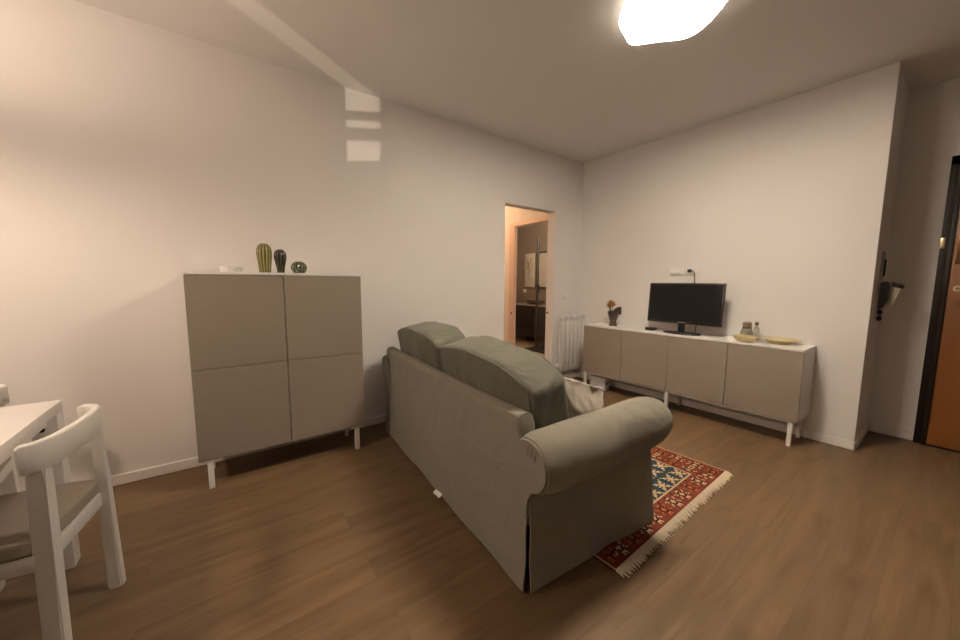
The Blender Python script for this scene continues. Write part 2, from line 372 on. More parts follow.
# ------------------------------------------------------------------ storage units
def door_leaf(x0, x1, z0, z1, parent, yf, th=.016):
    return MB().box(x0, x1, yf, yf + th, z0, z1, bev=.0015, seg=1).build('door', TAUPE, parent)
CW = .984
t = thing('storage_cabinet', 'tall four-door taupe cabinet on white legs against the left wall', 'cabinet', (-3.962, -.3975, 0))
D_ = .345; Z0, Z1 = .1812, 1.2868; ZM = (Z0 + Z1) / 2
boxo('body', WHITE, t, .001, CW - .001, .018, D_, Z0 + .002, Z1)
boxo('top_panel', WHITE, t, 0, CW, -.001, D_, Z1 + .001, Z1 + .018, bev=.002, seg=1)
g = .0022
door_leaf(0, CW / 2 - g, ZM + g, Z1 - .002, t, 0); door_leaf(CW / 2 + g, CW, ZM + g, Z1 - .002, t, 0)
door_leaf(0, CW / 2 - g, Z0, ZM - g, t, 0); door_leaf(CW / 2 + g, CW, Z0, ZM - g, t, 0)
for lx in (.055, CW - .055):
    for ly in (.022, D_ - .045):
        l = MB(); l.box(lx - .015, lx + .015, ly - .015, ly + .015, 0, Z0, bev=.002, seg=1); l.box(lx - .045, lx + .045, ly - .018, ly + .04, Z0 - .012, Z0 + .001, bev=.002, seg=1)
        l.build('leg', STEEL, t)

def sideboard(y1, label, hidden_left):
    t = thing('sideboard', label, 'sideboard', (-.3464, y1, 0), -PI / 2, 'taupe sideboards under the television')
    # local x runs along the wall away from the corner (world -y), local y into the wall (world +x)
    T0, T1 = .1989, .747; D = .345
    boxo('body', WHITE, t, .001, CW - .001, .018, D, T0 + .002, T1)
    boxo('top_panel', WHITE, t, 0, CW, -.001, D, T1 + .001, T1 + .017, bev=.002, seg=1)
    door_leaf(.001, CW / 2 - g, T0 + .012, T1 - .002, t, 0); door_leaf(CW / 2 + g, CW - .001, T0 + .012, T1 - .002, t, 0)
    r = MB(); r.box(.02, CW - .02, .022, .044, T0 - .016, T0 + .001, bev=.002, seg=1); r.box(.02, CW - .02, D - .05, D - .03, T0 - .016, T0 + .001, bev=.002, seg=1)
    r.build('leg_rail', STEEL, t)
    for lx in ((.022,) if hidden_left else (0, CW - .045)):
        for ly in (.03, D - .05):
            boxo('leg', STEEL, t, lx - .014, lx + .014, ly - .014, ly + .014, 0, T0 - .0, bev=.002, seg=1)
    return t
sideboard(-.3528, 'taupe two-door sideboard nearer the room corner, under vase and television', True)
sideboard(-.3528 - CW - .002, 'taupe two-door sideboard nearer the pillar, under the yellow dishes', False)
TOPZ = .764

# ------------------------------------------------------------------ things on the tall cabinet
CT = Z1 + .0185
def cactus(name, label, x, y, prof, nr, depth, m):
    o = MB().lathe(prof, 72, rfun=lambda a, z: 1 + depth * math.cos(nr * a)).build(name, m, None, angle=80)
    o.location = (x, y, CT); return tag(o, label, 'cactus figurine', 'ceramic cacti on the tall cabinet')
m1 = cactus_mat('tall cactus glaze', lin(88, 84, 40), lin(168, 160, 100), 14)
m2 = cactus_mat('dark cactus glaze', lin(40, 40, 26), lin(76, 76, 52), 12)
m3 = cactus_mat('round cactus glaze', lin(44, 54, 30), lin(108, 118, 80), 14)
cactus('ceramic_cactus', 'tallest ribbed green ceramic cactus, left one on the tall cabinet', -3.553, -.25,
       [(0, 0), (.030, 0), (.033, .01), (.037, .06), (.042, .10), (.044, .13), (.041, .155), (.033, .175), (.02, .187), (.008, .191), (0, .1915)], 14, .05, m1)
cactus('ceramic_cactus', 'dark green club-shaped ceramic cactus, middle one on the tall cabinet', -3.462, -.25,
       [(0, 0), (.021, 0), (.022, .01), (.025, .04), (.033, .08), (.037, .105), (.036, .125), (.030, .143), (.018, .155), (.006, .158), (0, .158)], 12, .04, m2)
cactus('ceramic_cactus', 'small round squat ceramic cactus, right one on the tall cabinet', -3.351, -.25,
       [(0, 0), (.030, 0), (.040, .012), (.048, .030), (.048, .045), (.042, .062), (.030, .075), (.014, .081), (0, .082)], 14, .05, m3)
t = thing('round_box', 'small white round box left of the cacti on the tall cabinet', 'box', (-3.735, -.25, CT))
MB().lathe([(0, 0), (.055, 0), (.058, .003), (.058, .018), (0, .018)], 40).build('base', WHITE, t)
MB().lathe([(.0, .0185), (.06, .0185), (.061, .021), (.061, .031), (.058, .034), (0, .034)], 40).build('lid', mat('pale lid', (.78, .75, .71), .3), t)

# ------------------------------------------------------------------ television and friends
t = thing('television', 'black flat television on the white sideboard top', 'television', (-.2, -1.385, TOPZ))
# local y = world y
TW0, TW1, TZ0, TZ1 = -.345, .335, .098, .489
sh = MB(); sh.box(-.012, .016, TW0, TW1, TZ0, TZ1, bev=.004); sh.box(.016, .05, TW0 + .09, TW1 - .09, TZ0 + .05, TZ1 - .07, bev=.012)
sh.build('housing', BLACK, t)
boxo('screen', SCREEN, t, -.0135, -.0115, TW0 + .014, TW1 - .014, TZ0 + .026, TZ1 - .014)
lg = MB(); lg.box(-.0142, -.0122, -.035, .03, TZ0 + .008, TZ0 + .016, bev=.0008, seg=1); lg.build('maker_mark', GREY, t)
for ch in t.children:
    ch.rotation_euler = (0, R(3.5), 0); ch.location.x = -.018
nk = MB(); nk.box(-.022, .012, -.028, .028, .012, TZ0 + .03, bev=.006); nk.build('neck', BLACK, t)
MB().lathe([(0, 0), (1, 0), (1, .006), (.96, .012), (.5, .016), (0, .018)], 48, M=Matrix.Diagonal((.10, .172, 1, 1))).build('stand_base', BLACK, t)
c = MB(); c.tube([(.012, .0, .012), (.05, -.04, .006), (.08, -.09, .006), (.075, -.10, .10), (.06, -.10, .2)], .004, 6); c.build('signal_cable', BLACKM, t)
tag(MB().box(-.235, -.155, -1.125, -1.035, TOPZ + .0005, TOPZ + .03, bev=.005).build('media_box', BLACK, None), 'small black media box left of the television stand', 'media box')

t = thing('wall_socket', 'white wall socket with a small hinged cover, left of the black plug', 'wall socket', (0, -1.205, 1.37), 0, 'wall sockets above the television')
boxo('plate', WHITE, t, -.009, -.0005, -.075, .055, -.04, .04, bev=.003)
boxo('cover', TRIM, t, -.024, -.0095, -.058, .035, -.026, .005, bev=.004)
t = thing('wall_socket', 'white wall socket holding the black plug above the television', 'wall socket', (0, -1.362, 1.372), 0, 'wall sockets above the television')
boxo('plate', WHITE, t, -.009, -.0005, -.06, .06, -.04, .04, bev=.003)
boxo('module', TRIM, t, -.0105, -.009, -.045, .045, -.024, .024, bev=.001, seg=1)
t = thing('power_plug', 'black power plug with cable dropping behind the television', 'power plug', (0, -1.347, 1.374))
MB().lathe([(0, .0), (.017, 0), (.018, .006), (.015, .03), (.008, .038), (0, .038)], 20, M=Matrix.Rotation(-PI / 2, 4, 'Y'), c=(-.0108, 0, 0)).build('plug_body', BLACKM, t)
MB().tube([(-.045, 0, 0), (-.052, -.022, .003), (-.05, -.045, -.004), (-.045, -.058, -.03), (-.043, -.06, -.1), (-.045, -.06, -.25), (-.055, -.058, -.4)], .0042, 8).build('cable', BLACKM, t)
tag(boxo('light_switch', WHITE, None, -.345, -.235, -.0095, -.0005, 1.055, 1.135, bev=.003), 'white light switch plate on wall above the radiator', 'light switch')
MB().box(-.325, -.255, -.0115, -.0095, 1.07, 1.12, bev=.001, seg=1).build('rocker', TRIM, bpy.data.objects['light_switch'])

# vase with ochre flowers
t = thing('flower_vase', 'mottled bronze vase with one folded lip on sideboard corner end', 'vase', (-.19, -.632, TOPZ)); t.scale = (1.12, 1.12, 1.02)
MB().lathe([(0, 0), (.040, 0), (.041, .006), (.032, .03), (.031, .055), (.045, .10), (.060, .135), (.064, .155), (.058, .165), (.054, .155), (.04, .11), (.02, .06), (0, .05)], 40,
           rfun=lambda a, z: 1 + (.10 * math.sin(a * 2 + .5) if z > .12 else 0)).build('vessel', BRONZE, t)
MB().grid(lambda u, v: Vector((.045 * math.cos(PI * (1.2 + u * 1.0)), -.018 - .05 * math.sin(PI * (.05 + u * .9)), .135 + .075 * v * (1 - .35 * (2 * u - 1) ** 2) + .01 * math.sin(6 * u))), 16, 6, .006).build('folded_lip', mat('dark plum glaze', lin(66, 46, 42), .3, var=.3, vscale=40), t)
fl = thing('dried_flowers', 'ochre dried flowers standing in the bronze vase', 'flowers', (-.19, -.605, TOPZ + .09))
heads = [(-.01, .03, .145), (.0, -.01, .16), (-.02, .005, .125), (.01, .045, .12), (-.015, -.03, .14), (.0, .02, .175)]
for k, (hx, hy, hz) in enumerate(heads):
    hz *= .97
    MB().tube([(0, -.015, -.02), (hx * .5, hy * .4, hz * .5), (hx, hy, hz)], .0025, 6).build('stem', LEAFM, fl)
    pm = MB()
    for q in range(9):
        a = q * 2.4; e = .25 + .9 * (q / 9)
        d = Vector((math.cos(a) * math.cos(e), math.sin(a) * math.cos(e), math.sin(e)))
        sdv = d.cross(Vector((0, 0, 1))).normalized()
        b0 = Vector((hx, hy, hz)); Lp = .040
        up = sdv.cross(d)
        pm.loft([[b0 + d * Lp * tt + (sdv * math.cos(w_) * ww + up * math.sin(w_) * .002) for w_ in [2 * PI * i / 8 for i in range(8)]] for tt, ww in ((0, .002), (.35, .008), (.7, .009), (1, .001))])
    pm.build('blossom', FLOWER, fl)

# dishes and glass on the sideboard near the pillar
d = MB().lathe([(0, 0), (.045, 0), (.060, .008), (.080, .03), (.088, .048), (.083, .048), (.074, .03), (.055, .012), (0, .008)], 40).build('glass_bowl', AMBER, None)
d.location = (-.235, -1.915, TOPZ + .0005); tag(d, 'small amber glass bowl in front of the glass jar', 'bowl')
d = MB().lathe([(0, 0), (.085, 0), (.095, .006), (.155, .026), (.185, .034), (.184, .038), (.15, .031), (.09, .013), (0, .009)], 56, M=Matrix.Diagonal((.62, .72, 1, 1)), rfun=lambda a, z: 1 + .02 * math.sin(5 * a)).build('glass_platter', AMBER, None)
d.location = (-.125, -2.12, TOPZ + .0005); tag(d, 'wide amber glass platter near the right end of sideboard', 'platter')
t = thing('glass_jar', 'glass jar with tied neck and round tan label behind the bowl', 'jar', (-.105, -1.885, TOPZ + .0005)); t.scale = (1.12, 1.12, 1.1)
MB().lathe([(0, 0), (.040, 0), (.043, .006), (.041, .05), (.034, .08), (.027, .095), (.027, .10), (.024, .10), (.024, .09), (.038, .045), (.037, .01), (0, .008)], 32).build('vessel', CLEAR, t)
MB().lathe([(.028, .088), (.031, .09), (.031, .098), (.028, .10)], 24).build('neck_tie', CORK, t)
MB().lathe([(0, .1005), (.026, .1005), (.032, .115), (.028, .135), (.012, .142), (0, .142)], 24).build('lid', mat('smoky stopper', lin(150, 132, 112), .3, trans=.3), t)
MB().lathe([(.010, 0), (.020, 0), (.020, .003), (.010, .003)], 20, c=(-.0425, .0, .04), M=Matrix.Rotation(-PI / 2, 4, 'Y')).build('label_ring', LABELM, t)
t = thing('glass_bottle', 'slim glass bottle with dark stopper right of the glass jar', 'bottle', (-.10, -1.952, TOPZ + .0005)); t.scale = (1, 1, 1.08)
MB().lathe([(0, 0), (.020, 0), (.022, .004), (.022, .085), (.017, .10), (.010, .11), (.010, .12), (0, .12)], 24).build('vessel', CLEAR, t)
MB().lathe([(0, .1205), (.011, .1205), (.013, .13), (.012, .145), (0, .147)], 16).build('stopper', CORK, t)

t = thing('storage_box', 'white box on floor under the corner end of sideboard', 'box', (-.22, -.51, 0))
boxo('box_body', POWER, t, -.05, .05, -.10, .10, .0005, .13, bev=.004)
boxo('lid', POWER, t, -.053, .053, -.103, .103, .131, .15, bev=.003)
for yy in (-.1035, .10): boxo('end_handle', BLACKM, t, -.02, .02, yy, yy + .0035, .07, .09, bev=.001, seg=1)

# ------------------------------------------------------------------ radiator
t = thing('radiator', 'white column radiator between doorway and sideboard', 'radiator', (-.43, -.06, 0))
for k in range(6):
    x = .035 + k * .075
    s_ = MB(); s_.box(x - .032, x + .032, -.034, -.026, .17, .79, bev=.003); s_.box(x - .006, x + .006, -.03, .03, .17, .80, bev=.003)
    s_.box(x - .030, x + .030, .022, .030, .17, .79, bev=.003)
    s_.box(x - .020, x + .020, -.042, .034, .785, .848, bev=.012); s_.box(x - .018, x + .018, -.03, .03, .14, .175, bev=.008)
    s_.lathe([(.022, -.04), (.022, .04)], 16, (x, 0, .745), Matrix.Rotation(PI / 2, 4, 'Y')); s_.lathe([(.022, -.04), (.022, .04)], 16, (x, 0, .195), Matrix.Rotation(PI / 2, 4, 'Y'))
    s_.build('section', RADW, t)
p_ = MB(); p_.tube([(-.005, 0, .195), (-.03, 0, .195), (-.032, 0, .15), (-.032, .03, .12), (-.032, .058, .11)], .009, 8); p_.build('supply_pipe', CHROME, t)
MB().lathe([(0, 0), (.018, 0), (.02, .01), (.017, .04), (0, .045)], 20, (-.032, 0, .20)).build('valve_knob', WHITE, t)
for bx in (.10, .34): boxo('wall_bracket', RADW, t, bx, bx + .03, .02, .059, .72, .75)

# ------------------------------------------------------------------ sofa
OX, OY, TH = -2.866, -2.033, R(-4.5)
# local x = depth (towards the television), local y = along the back, away from the camera
sofa = thing('sofa', 'sage green slip-covered two-seat sofa seen from behind, on the rug', 'sofa', (OX, OY, 0), TH)
SLn, SD, AR = 1.83, .80, .120
def nz(p, s, a): return a * noise.noise(Vector(p) * s)
# hidden base carcass
boxo('base', DARKIN, sofa, .03, SD - .03, .03, SLn - .03, .06, .30)
for (fx, fy) in ((.07, .08), (.07, SLn - .08), (SD - .07, .08), (SD - .07, SLn - .08)): boxo('foot', DARKIN, sofa, fx - .025, fx + .025, fy - .025, fy + .025, .012 if fx > .3 else .001, .06)
# back rest: thick rounded panel lofted along its length; top corners rounded off
def back_ring(y):
    e = y
    top = (.716 + .002 * y / SLn) - .11 * (1 - sst(.055, .085, e)) - .006 * math.sin(PI * y / SLn)
    th = .085
    x0 = .0; pts = []
    base_z = .30
    prof = []
    rr = .03
    prof.append((x0 + .004, base_z)); prof.append((x0 - .003, .42)); prof.append((x0 - .003, .52)); prof.append((x0 + .0, top - rr - .02))
    for k in range(7):
        a = PI - k * PI / 6
        prof.append((x0 + th / 2 + math.cos(a) * th / 2, top - rr + math.sin(a) * rr))
    prof += [(x0 + th, top - rr - .03), (x0 + th, .5), (x0 + th, base_z)]
    return [Vector((px + nz((px, y * .8, pz), 4, .006), y, pz)) for px, pz in prof]
ys = [0.0, .03, .05, .055, .062, .07, .078, .085, .1] + [.1 + (SLn - .2) * k / 28 for k in range(1, 28)] + [SLn - .1, SLn - .03, SLn]
MB().loft([back_ring(y) for y in ys]).build('backrest', SOFA, sofa, angle=60)
pp = []
for y in ys:
    e = y; top = (.716 + .002 * y / SLn) - .11 * (1 - sst(.055, .085, e)) - .006 * math.sin(PI * y / SLn)
    pp.append((.010, y, top - .014))
MB().tube(pp, .0038, 6).build('back_piping', SOFA, sofa)

# rolled arms: scroll profile lofted from back to front
def arm(sgn, y0):
    # y0: outer side plane; outwards is -sgn
    cz, ro = .542, AR
    def ring(x):
        u = x / SD
        puff = 1.0 - .16 * (1 - sst(-.02, .06, x)) - .12 * sst(SD - .05, SD + .01, x)
        r = ro * puff * (1 + .03 * math.sin(u * 3))
        cz2 = cz + .030 * max(0, u) - .004
        P = []
        for k in range(21):      # from the outer underside of the roll over the top to the inner side
            a = R(262) - k * R(262 + 25) / 20 if False else R(255) - k * R(250) / 20
            P.append((-math.cos(a - PI) * 0 + math.cos(a) * r, cz2 + math.sin(a) * r))
        # local lateral q: negative = outwards. angle 180deg = outwards
        P.append((.12, .46)); P.append((.12, .31)); P.append((.012, .31)); P.append((.0, .40))
        return [Vector((x + nz((x, q, z), 5, .003), y0 + sgn * (q - .004 + nz((x * 1.3, q * 2, z), 5, .008)), z + nz((x, 3 + q, z), 4, .006))) for q, z in P]
    xs = [-.012, -.006, .003, .015, .035, .06, .1] + [.1 + (SD - .18) * k / 16 for k in range(1, 16)] + [SD - .05, SD - .03, SD - .015, SD - .004, SD]
    a_ = MB().loft([ring(x) for x in xs]).build('armrest', SOFA, sofa, angle=55)
    pip = []
    for xx in (.006,):
        rg = ring(xx)[:21]
        MB().tube([p + Vector((-.004, 0, 0)) for p in rg[1:16]], .004, 6).build('arm_piping', SOFA, a_)
    # gathers on the rear end of the roll
    if sgn > 0:
        gm = MB()
        for k, (q, z, q2, z2) in enumerate(((-.005, .625, .0, .575), (-.03, .63, -.02, .57), (-.055, .62, -.04, .565))):
            gm.tube([(-.013, y0 + q, z), (-.017, y0 + (q + q2) / 2, (z + z2) / 2), (-.011, y0 + q2, z2)], [.0008, .0022, .0006], 6)
        gm.build('gathers', SOFA, a_)
    return a_
arm(1, 0.0); arm(-1, SLn)
# valance skirts: thin flared panels with an open pleat at each corner
def skirt(name, p0, p1, nrm, ztop, flare, inset0=.0, inset1=.0, wav=.003, zt1=None, lift=0.0):
    p0, p1, nrm = Vector(p0), Vector(p1), Vector(nrm); d = p1 - p0
    zt1 = ztop if zt1 is None else zt1
    def f(u, v):
        zt = ztop + (zt1 - ztop) * u
        z = zt + (.014 + lift - zt) * v
        p = p0 + d * (u + (inset0 * (1 - u) - inset1 * u) * v / d.length) + nrm * (.004 + flare * v ** 1.5 + wav * v * math.sin(u * 17 + 1) + nz((p0.x + d.x * u + z, p0.y + d.y * u, z * 2), 3, .009) * sst(0, .4, v))
        p.z = z + nz((u * 3, 0, p0.y), 2, .004) * v
        return p
    return MB().grid(f, 44, 14, .005).build(name, SOFA, sofa, angle=60)
skirt('back_skirt', (0, .004, 0), (0, SLn - .004, 0), (-1, 0, 0), .46, .022, -.012, -.012)
skirt('side_skirt', (.004, 0, 0), (SD - .004, 0, 0), (0, -1, 0), .424, .020, -.006, -.045, zt1=.44)
skirt('side_skirt', (.004, SLn, 0), (SD - .004, SLn, 0), (0, 1, 0), .412, .020, -.006, -.03, zt1=.405)
skirt('front_skirt', (SD, .004, 0), (SD, SLn - .004, 0), (1, 0, 0), .31, .03, -.03, -.03)
boxo('frame_cover', SOFA, sofa, .01, SD - .006, .006, SLn - .006, .27, .34, bev=.01)
MB().tube([(.0, -.008, .426), (.3, -.012, .424), (.6, -.012, .438), (SD - .005, -.008, .442)], .0045, 6).build('arm_seam_piping', SOFA, sofa)

def cushion(name, m, parent, c, dims, rot=(0, 0, 0), p=5, puff=.25, wr=.008, seed=0, pipe=True, skew=None, nseg=26, plane='yz', pinch=0):
    """rounded box cushion; dims half sizes; the thin axis is the one left out of plane"""
    bm = bmesh.new(); bmesh.ops.create_cube(bm, size=2)
    bmesh.ops.subdivide_edges(bm, edges=bm.edges[:], cuts=nseg, use_grid_fill=True)
    M = Matrix.LocRotScale(Vector(c), Matrix.Rotation(rot[2], 3, 'Z') @ Matrix.Rotation(rot[1], 3, 'Y') @ Matrix.Rotation(rot[0], 3, 'X'), Vector((1, 1, 1)))
    idx = {'yz': 0, 'xy': 2, 'xz': 1}[plane]
    def shape(q):
        s_ = (abs(q.x) ** p + abs(q.y) ** p + abs(q.z) ** p) ** (1 / p)
        q = q / s_
        o_ = [i for i in range(3) if i != idx]
        bulge = (1 - q[o_[0]] ** 2) * (1 - q[o_[1]] ** 2)
        v = [q.x * dims[0], q.y * dims[1], q.z * dims[2]]
        v[idx] *= (1 + puff * bulge)
        if pinch:
            e = max(abs(q[o_[0]]), abs(q[o_[1]])); v[idx] *= 1 - pinch * sst(.45, 1.0, e)
        n_ = noise.noise(Vector(v) * 5 + Vector((seed, 0, 0))) * wr + noise.noise(Vector((v[0] * 3, v[1] * 11, v[2] * 3)) + Vector((0, seed, 0))) * wr * .6
        L = Vector(v).length or 1
        vv = Vector(v); vv += q.normalized() * n_
        if skew: vv = skew(vv)
        return M @ vv
    for v in bm.verts: v.co = shape(v.co.copy())
    mb = MB(); mb.bm.free(); mb.bm = bm
    o = mb.build(name, m, parent, angle=70)
    if pipe:
        for sd in (-1, 1):
            pts = []
            for k in range(72):
                a = 2 * PI * k / 72; cc, ss = math.cos(a), math.sin(a); mx = max(abs(cc), abs(ss))
                q = [0, 0, 0]; oth = [i for i in range(3) if i != idx]
                q[oth[0]] = cc / mx; q[oth[1]] = ss / mx; q[idx] = sd
                pts.append(shape(Vector(q)))
            MB().tube(pts, .0055, 6, closed=True).build('piping', m, o)
    return o
# seat cushions
for yc in (.125 + .395, SLn - .125 - .395):
    cushion('seat_cushion', CUSH, sofa, (.495, yc, .40), (.37, .392, .075), p=7, puff=.2, seed=yc, plane='xy')
# back cushions: tall, leaning forward at the foot
def sk1(v):
    v = v.copy()
    v.z += -.035 * sst(.2, .5, abs(v.y)) * (v.z > 0) - .035 * sst(.25, .47, -v.y) * max(0, v.z / .2) + .02 * noise.noise(Vector((v.y * 4, 1.3, 0)))
    return v
cushion('back_cushion', CUSH, sofa, (.205, .542, .712), (.113, .455, .198), rot=(R(1.5), R(-12), 0), p=11, puff=.16, wr=.014, seed=3.1, skew=sk1)
cushion('back_cushion', CUSH, sofa, (.205, 1.385, .73), (.115, .39, .200), rot=(R(-1), R(-11), 0), p=11, puff=.16, wr=.014, seed=9.4, skew=sk1)
tg = MB(); tg.grid(lambda u, v: Vector((-.014 - .036 * v, .735 + .075 * u, .032 - .018 * v + .004 * math.sin(6 * u))), 6, 4, .002); tg.build('care_tag', PAPER, sofa)
# loose pillow on the seat
def crumple(v):
    c = Vector((v.x * 7 + v.z * 5, v.y * 2, v.z * 9 - v.x * 5))
    r = 1 - abs(noise.noise(c + Vector((4.2, 0, 0)))) * 2.2
    r2 = 1 - abs(noise.noise(c * 2.1 + Vector((9.2, 3, 0)))) * 2.2
    s_ = 1 if v.y > 0 else -1
    k = (1 - sst(.12, .2, max(abs(v.x), abs(v.z))) * .5)
    return Vector((v.x * (1 + .10 * abs(v.z / .19) ** 3), v.y + s_ * (.020 * r + .009 * r2) * k - .012 * s_, v.z * (1 + .10 * abs(v.x / .2) ** 3)))
pw = cushion('throw_pillow', PIL, None, (0, 0, 0), (.185, .085, .175), p=9, puff=.45, wr=.012, seed=5.7, plane='xz', pinch=.85, pipe=False, nseg=64, skew=crumple)
pw.location = Matrix.Rotation(TH, 4, 'Z') @ Vector((.42, .225, .60)) + Vector((OX, OY, 0))
pw.rotation_euler = (R(20), R(17), TH)
tag(pw, 'creased pale linen pillow on the sofa seat by the near armrest', 'pillow')

# ------------------------------------------------------------------ rug
def rug():
    t = thing('rug', 'red and blue patterned rug with cream fringe under the sofa', 'rug', (-1.155, -2.148, 0), R(1.9))
    # local x: 0 at the right edge, running to -1.335; local y: 0 at the fringed end, running to +1.85
    W, Lg, cs = 1.335, 1.84, .0105
    nx, ny = int(W / cs), int(Lg / cs)
    RED, DRED, BLU, CRM, BLK, ORG = lin(116, 59, 44), lin(90, 42, 34), lin(44, 62, 68), lin(186, 162, 126), lin(36, 26, 24), lin(164, 92, 54)
    motif = ["...C.C...", "..BCCCB..", "C..BBB..C", ".CB.C.BC.", "..BCCCB..", ".CB.C.BC.", "C..BBB..C", "..BCCCB..", "...C.C..."]
    star = ["C.......C..", ".CC...CC...", ".CCC.CCC...", "...CCC.....", ".CCCCCCC...", "...CCC.....", ".CCC.CCC...", ".CC...CC...", "C.......C..", "...........", "..........."]
    bs, be = .235, .135
    def colr(i, j):
        x, y = (i + .5) * cs, (j + .5) * cs
        ex = min(x, W - x); ey = min(y, Lg - y)
        if ex < .014: return CRM
        if ey < .012: return DRED
        infield = ex > bs and ey > be
        nearf = ex > bs - .016 and ey > be - .014
        if infield:
            ii, jj = int((x - bs) / cs), int((y - be) / cs)
            # big cream-edged medallions
            mx = abs((ii % 40) - 20); my = abs((jj % 52) - 26)
            r = mx + my
            if 8 <= r <= 9: return CRM
            if r < 8: return RED if r > 3 else CRM
            ch = star[jj % 11][ii % 11]
            return CRM if ch == 'C' else BLU
        if nearf: return CRM
        # border
        if ex > bs - .05 and ey > be - .035 and not nearf: 
            return RED if (i + j) % 7 else BLK
        if ey <= be and (ex > bs or ey < ex * be / bs):
            a, b_ = i, j if y < Lg / 2 else ny - 1 - j
            ch = motif[(b_ - 2) % 10][a % 11] if (b_ - 2) % 10 < 9 and a % 11 < 9 and b_ >= 2 else '.'
        else:
            a, b_ = j, i if x < W / 2 else nx - 1 - i
            ch = motif[(b_ - 3) % 10][a % 11] if (b_ - 3) % 10 < 9 and a % 11 < 9 and b_ >= 3 else '.'
        if ch == 'C': return CRM if (a // 11 + b_ // 10) % 3 else ORG
        if ch == 'B': return BLK
        return RED if (a // 11) % 2 else lin(108, 52, 40)
    bm = bmesh.new(); layer = bm.loops.layers.float_color.new('weave')
    V = [[bm.verts.new((-(i * W / nx), j * Lg / ny, .009 + .0012 * noise.noise(Vector((i * .11, j * .11, 0))))) for j in range(ny + 1)] for i in range(nx + 1)]
    for i in range(nx):
        for j in range(ny):
            f = bm.faces.new((V[i][j], V[i][j + 1], V[i + 1][j + 1], V[i + 1][j]))
            c_ = colr(i, j)
            for l in f.loops: l[layer] = c_
    # sides and underside
    def low(v): return bm.verts.new((v.co.x, v.co.y, .0008))
    ring = [V[i][0] for i in range(nx)] + [V[nx][j] for j in range(ny)] + [V[i][ny] for i in range(nx, 0, -1)] + [V[0][j] for j in range(ny, 0, -1)]
    lows = [low(v) for v in ring]
    for k in range(len(ring)):
        f = bm.faces.new((ring[k], ring[(k + 1) % len(ring)], lows[(k + 1) % len(ring)], lows[k]))
        for l in f.loops: l[layer] = DRED
    me = bpy.data.meshes.new('pile'); bm.to_mesh(me); bm.free()
    m = bpy.data.materials.new('woven wool'); m.use_nodes = True; nt = m.node_tree; b = nt.nodes['Principled BSDF']
    at = nt.nodes.new('ShaderNodeVertexColor'); at.layer_name = 'weave'
    nn = nt.nodes.new('ShaderNodeTexNoise'); nn.inputs['Scale'].default_value = 90; nn.inputs['Detail'].default_value = 3
    tc = nt.nodes.new('ShaderNodeTexCoord'); nt.links.new(tc.outputs['Object'], nn.inputs['Vector'])
    mx = nt.nodes.new('ShaderNodeMix'); mx.data_type = 'RGBA'; mx.blend_type = 'MULTIPLY'; mx.inputs['Factor'].default_value = .5
    nt.links.new(at.outputs['Color'], mx.inputs['A']); nt.links.new(nn.outputs['Color'], mx.inputs['B'])
    mx2 = nt.nodes.new('ShaderNodeMix'); mx2.data_type = 'RGBA'; mx2.blend_type = 'MIX'; mx2.inputs['Factor'].default_value = .7
    nt.links.new(mx.outputs['Result'], mx2.inputs['A']); nt.links.new(at.outputs['Color'], mx2.inputs['B'])
    nt.links.new(mx2.outputs['Result'], b.inputs['Base Color']); b.inputs['Roughness'].default_value = .95; b.inputs['Specular IOR Level'].default_value = .1
    bp = nt.nodes.new('ShaderNodeBump'); bp.inputs['Strength'].default_value = .4; bp.inputs['Distance'].default_value = .004
    n2 = nt.nodes.new('ShaderNodeTexNoise'); n2.inputs['Scale'].default_value = 260; nt.links.new(tc.outputs['Object'], n2.inputs['Vector'])
    nt.links.new(n2.outputs['Fac'], bp.inputs['Height']); nt.links.new(bp.outputs['Normal'], b.inputs['Normal'])
    me.materials.append(m)
    o = bpy.data.objects.new('pile', me); col.objects.link(o); o.parent = t
    fm = mat('cream wool fringe', lin(206, 192, 168), .95, var=.1, vscale=60)
    for ye, sg in ((0, -1), (Lg, 1)):
        fr = MB(); x = -.004
        while x > -W + .004:
            ln = .043 + random.uniform(-.008, .010); dx = random.uniform(-.014, .010)
            fr.tube([(x, ye - sg * .004, .0075), (x + dx * .3, ye + sg * ln * .4, .0085), (x + dx, ye + sg * ln, .0035)], [.0045, .0055, .002], 6)
            x -= .0085
        fr.build('fringe', fm, t)
    return t
rug()

# ------------------------------------------------------------------ dining table
TX, TY, TZ = -4.382, -.708, .737
t = thing('dining_table', 'white dining table at the left edge of picture', 'dining table', (TX, TY, 0))
TWd, TLn = .95, 1.55      # x to the left, y towards the camera
boxo('tabletop', TABLEW, t, -TWd, 0, -TLn, 0, TZ - .045, TZ, bev=.004)
for lx in (0, -TWd + .075):
    for ly in (0, -TLn + .075):
        lg_ = boxo('leg', TABLEW, t, lx - .075, lx, ly - .075, ly, 0, TZ - .046, bev=.004)
        if lx == 0 and ly == 0:
            MB().lathe([(0, 0), (.009, 0), (.009, .004), (0, .004)], 16, (-.045, -.0752, .635), Matrix.Rotation(PI / 2, 4, 'X')).build('bolt', BLACKM, lg_)
ap = MB(); ap.box(-TWd + .075, -.075, -.055, -.03, TZ - .11, TZ - .046); ap.box(-TWd + .075, -.075, -TLn + .03, -TLn + .055, TZ - .11, TZ - .046)
ap.box(-.055, -.03, -TLn + .075, -.075, TZ - .085, TZ - .046); ap.box(-TWd + .03, -TWd + .055, -TLn + .075, -.075, TZ - .085, TZ - .046)
ap.build('apron', TABLEW, t, smooth=False)

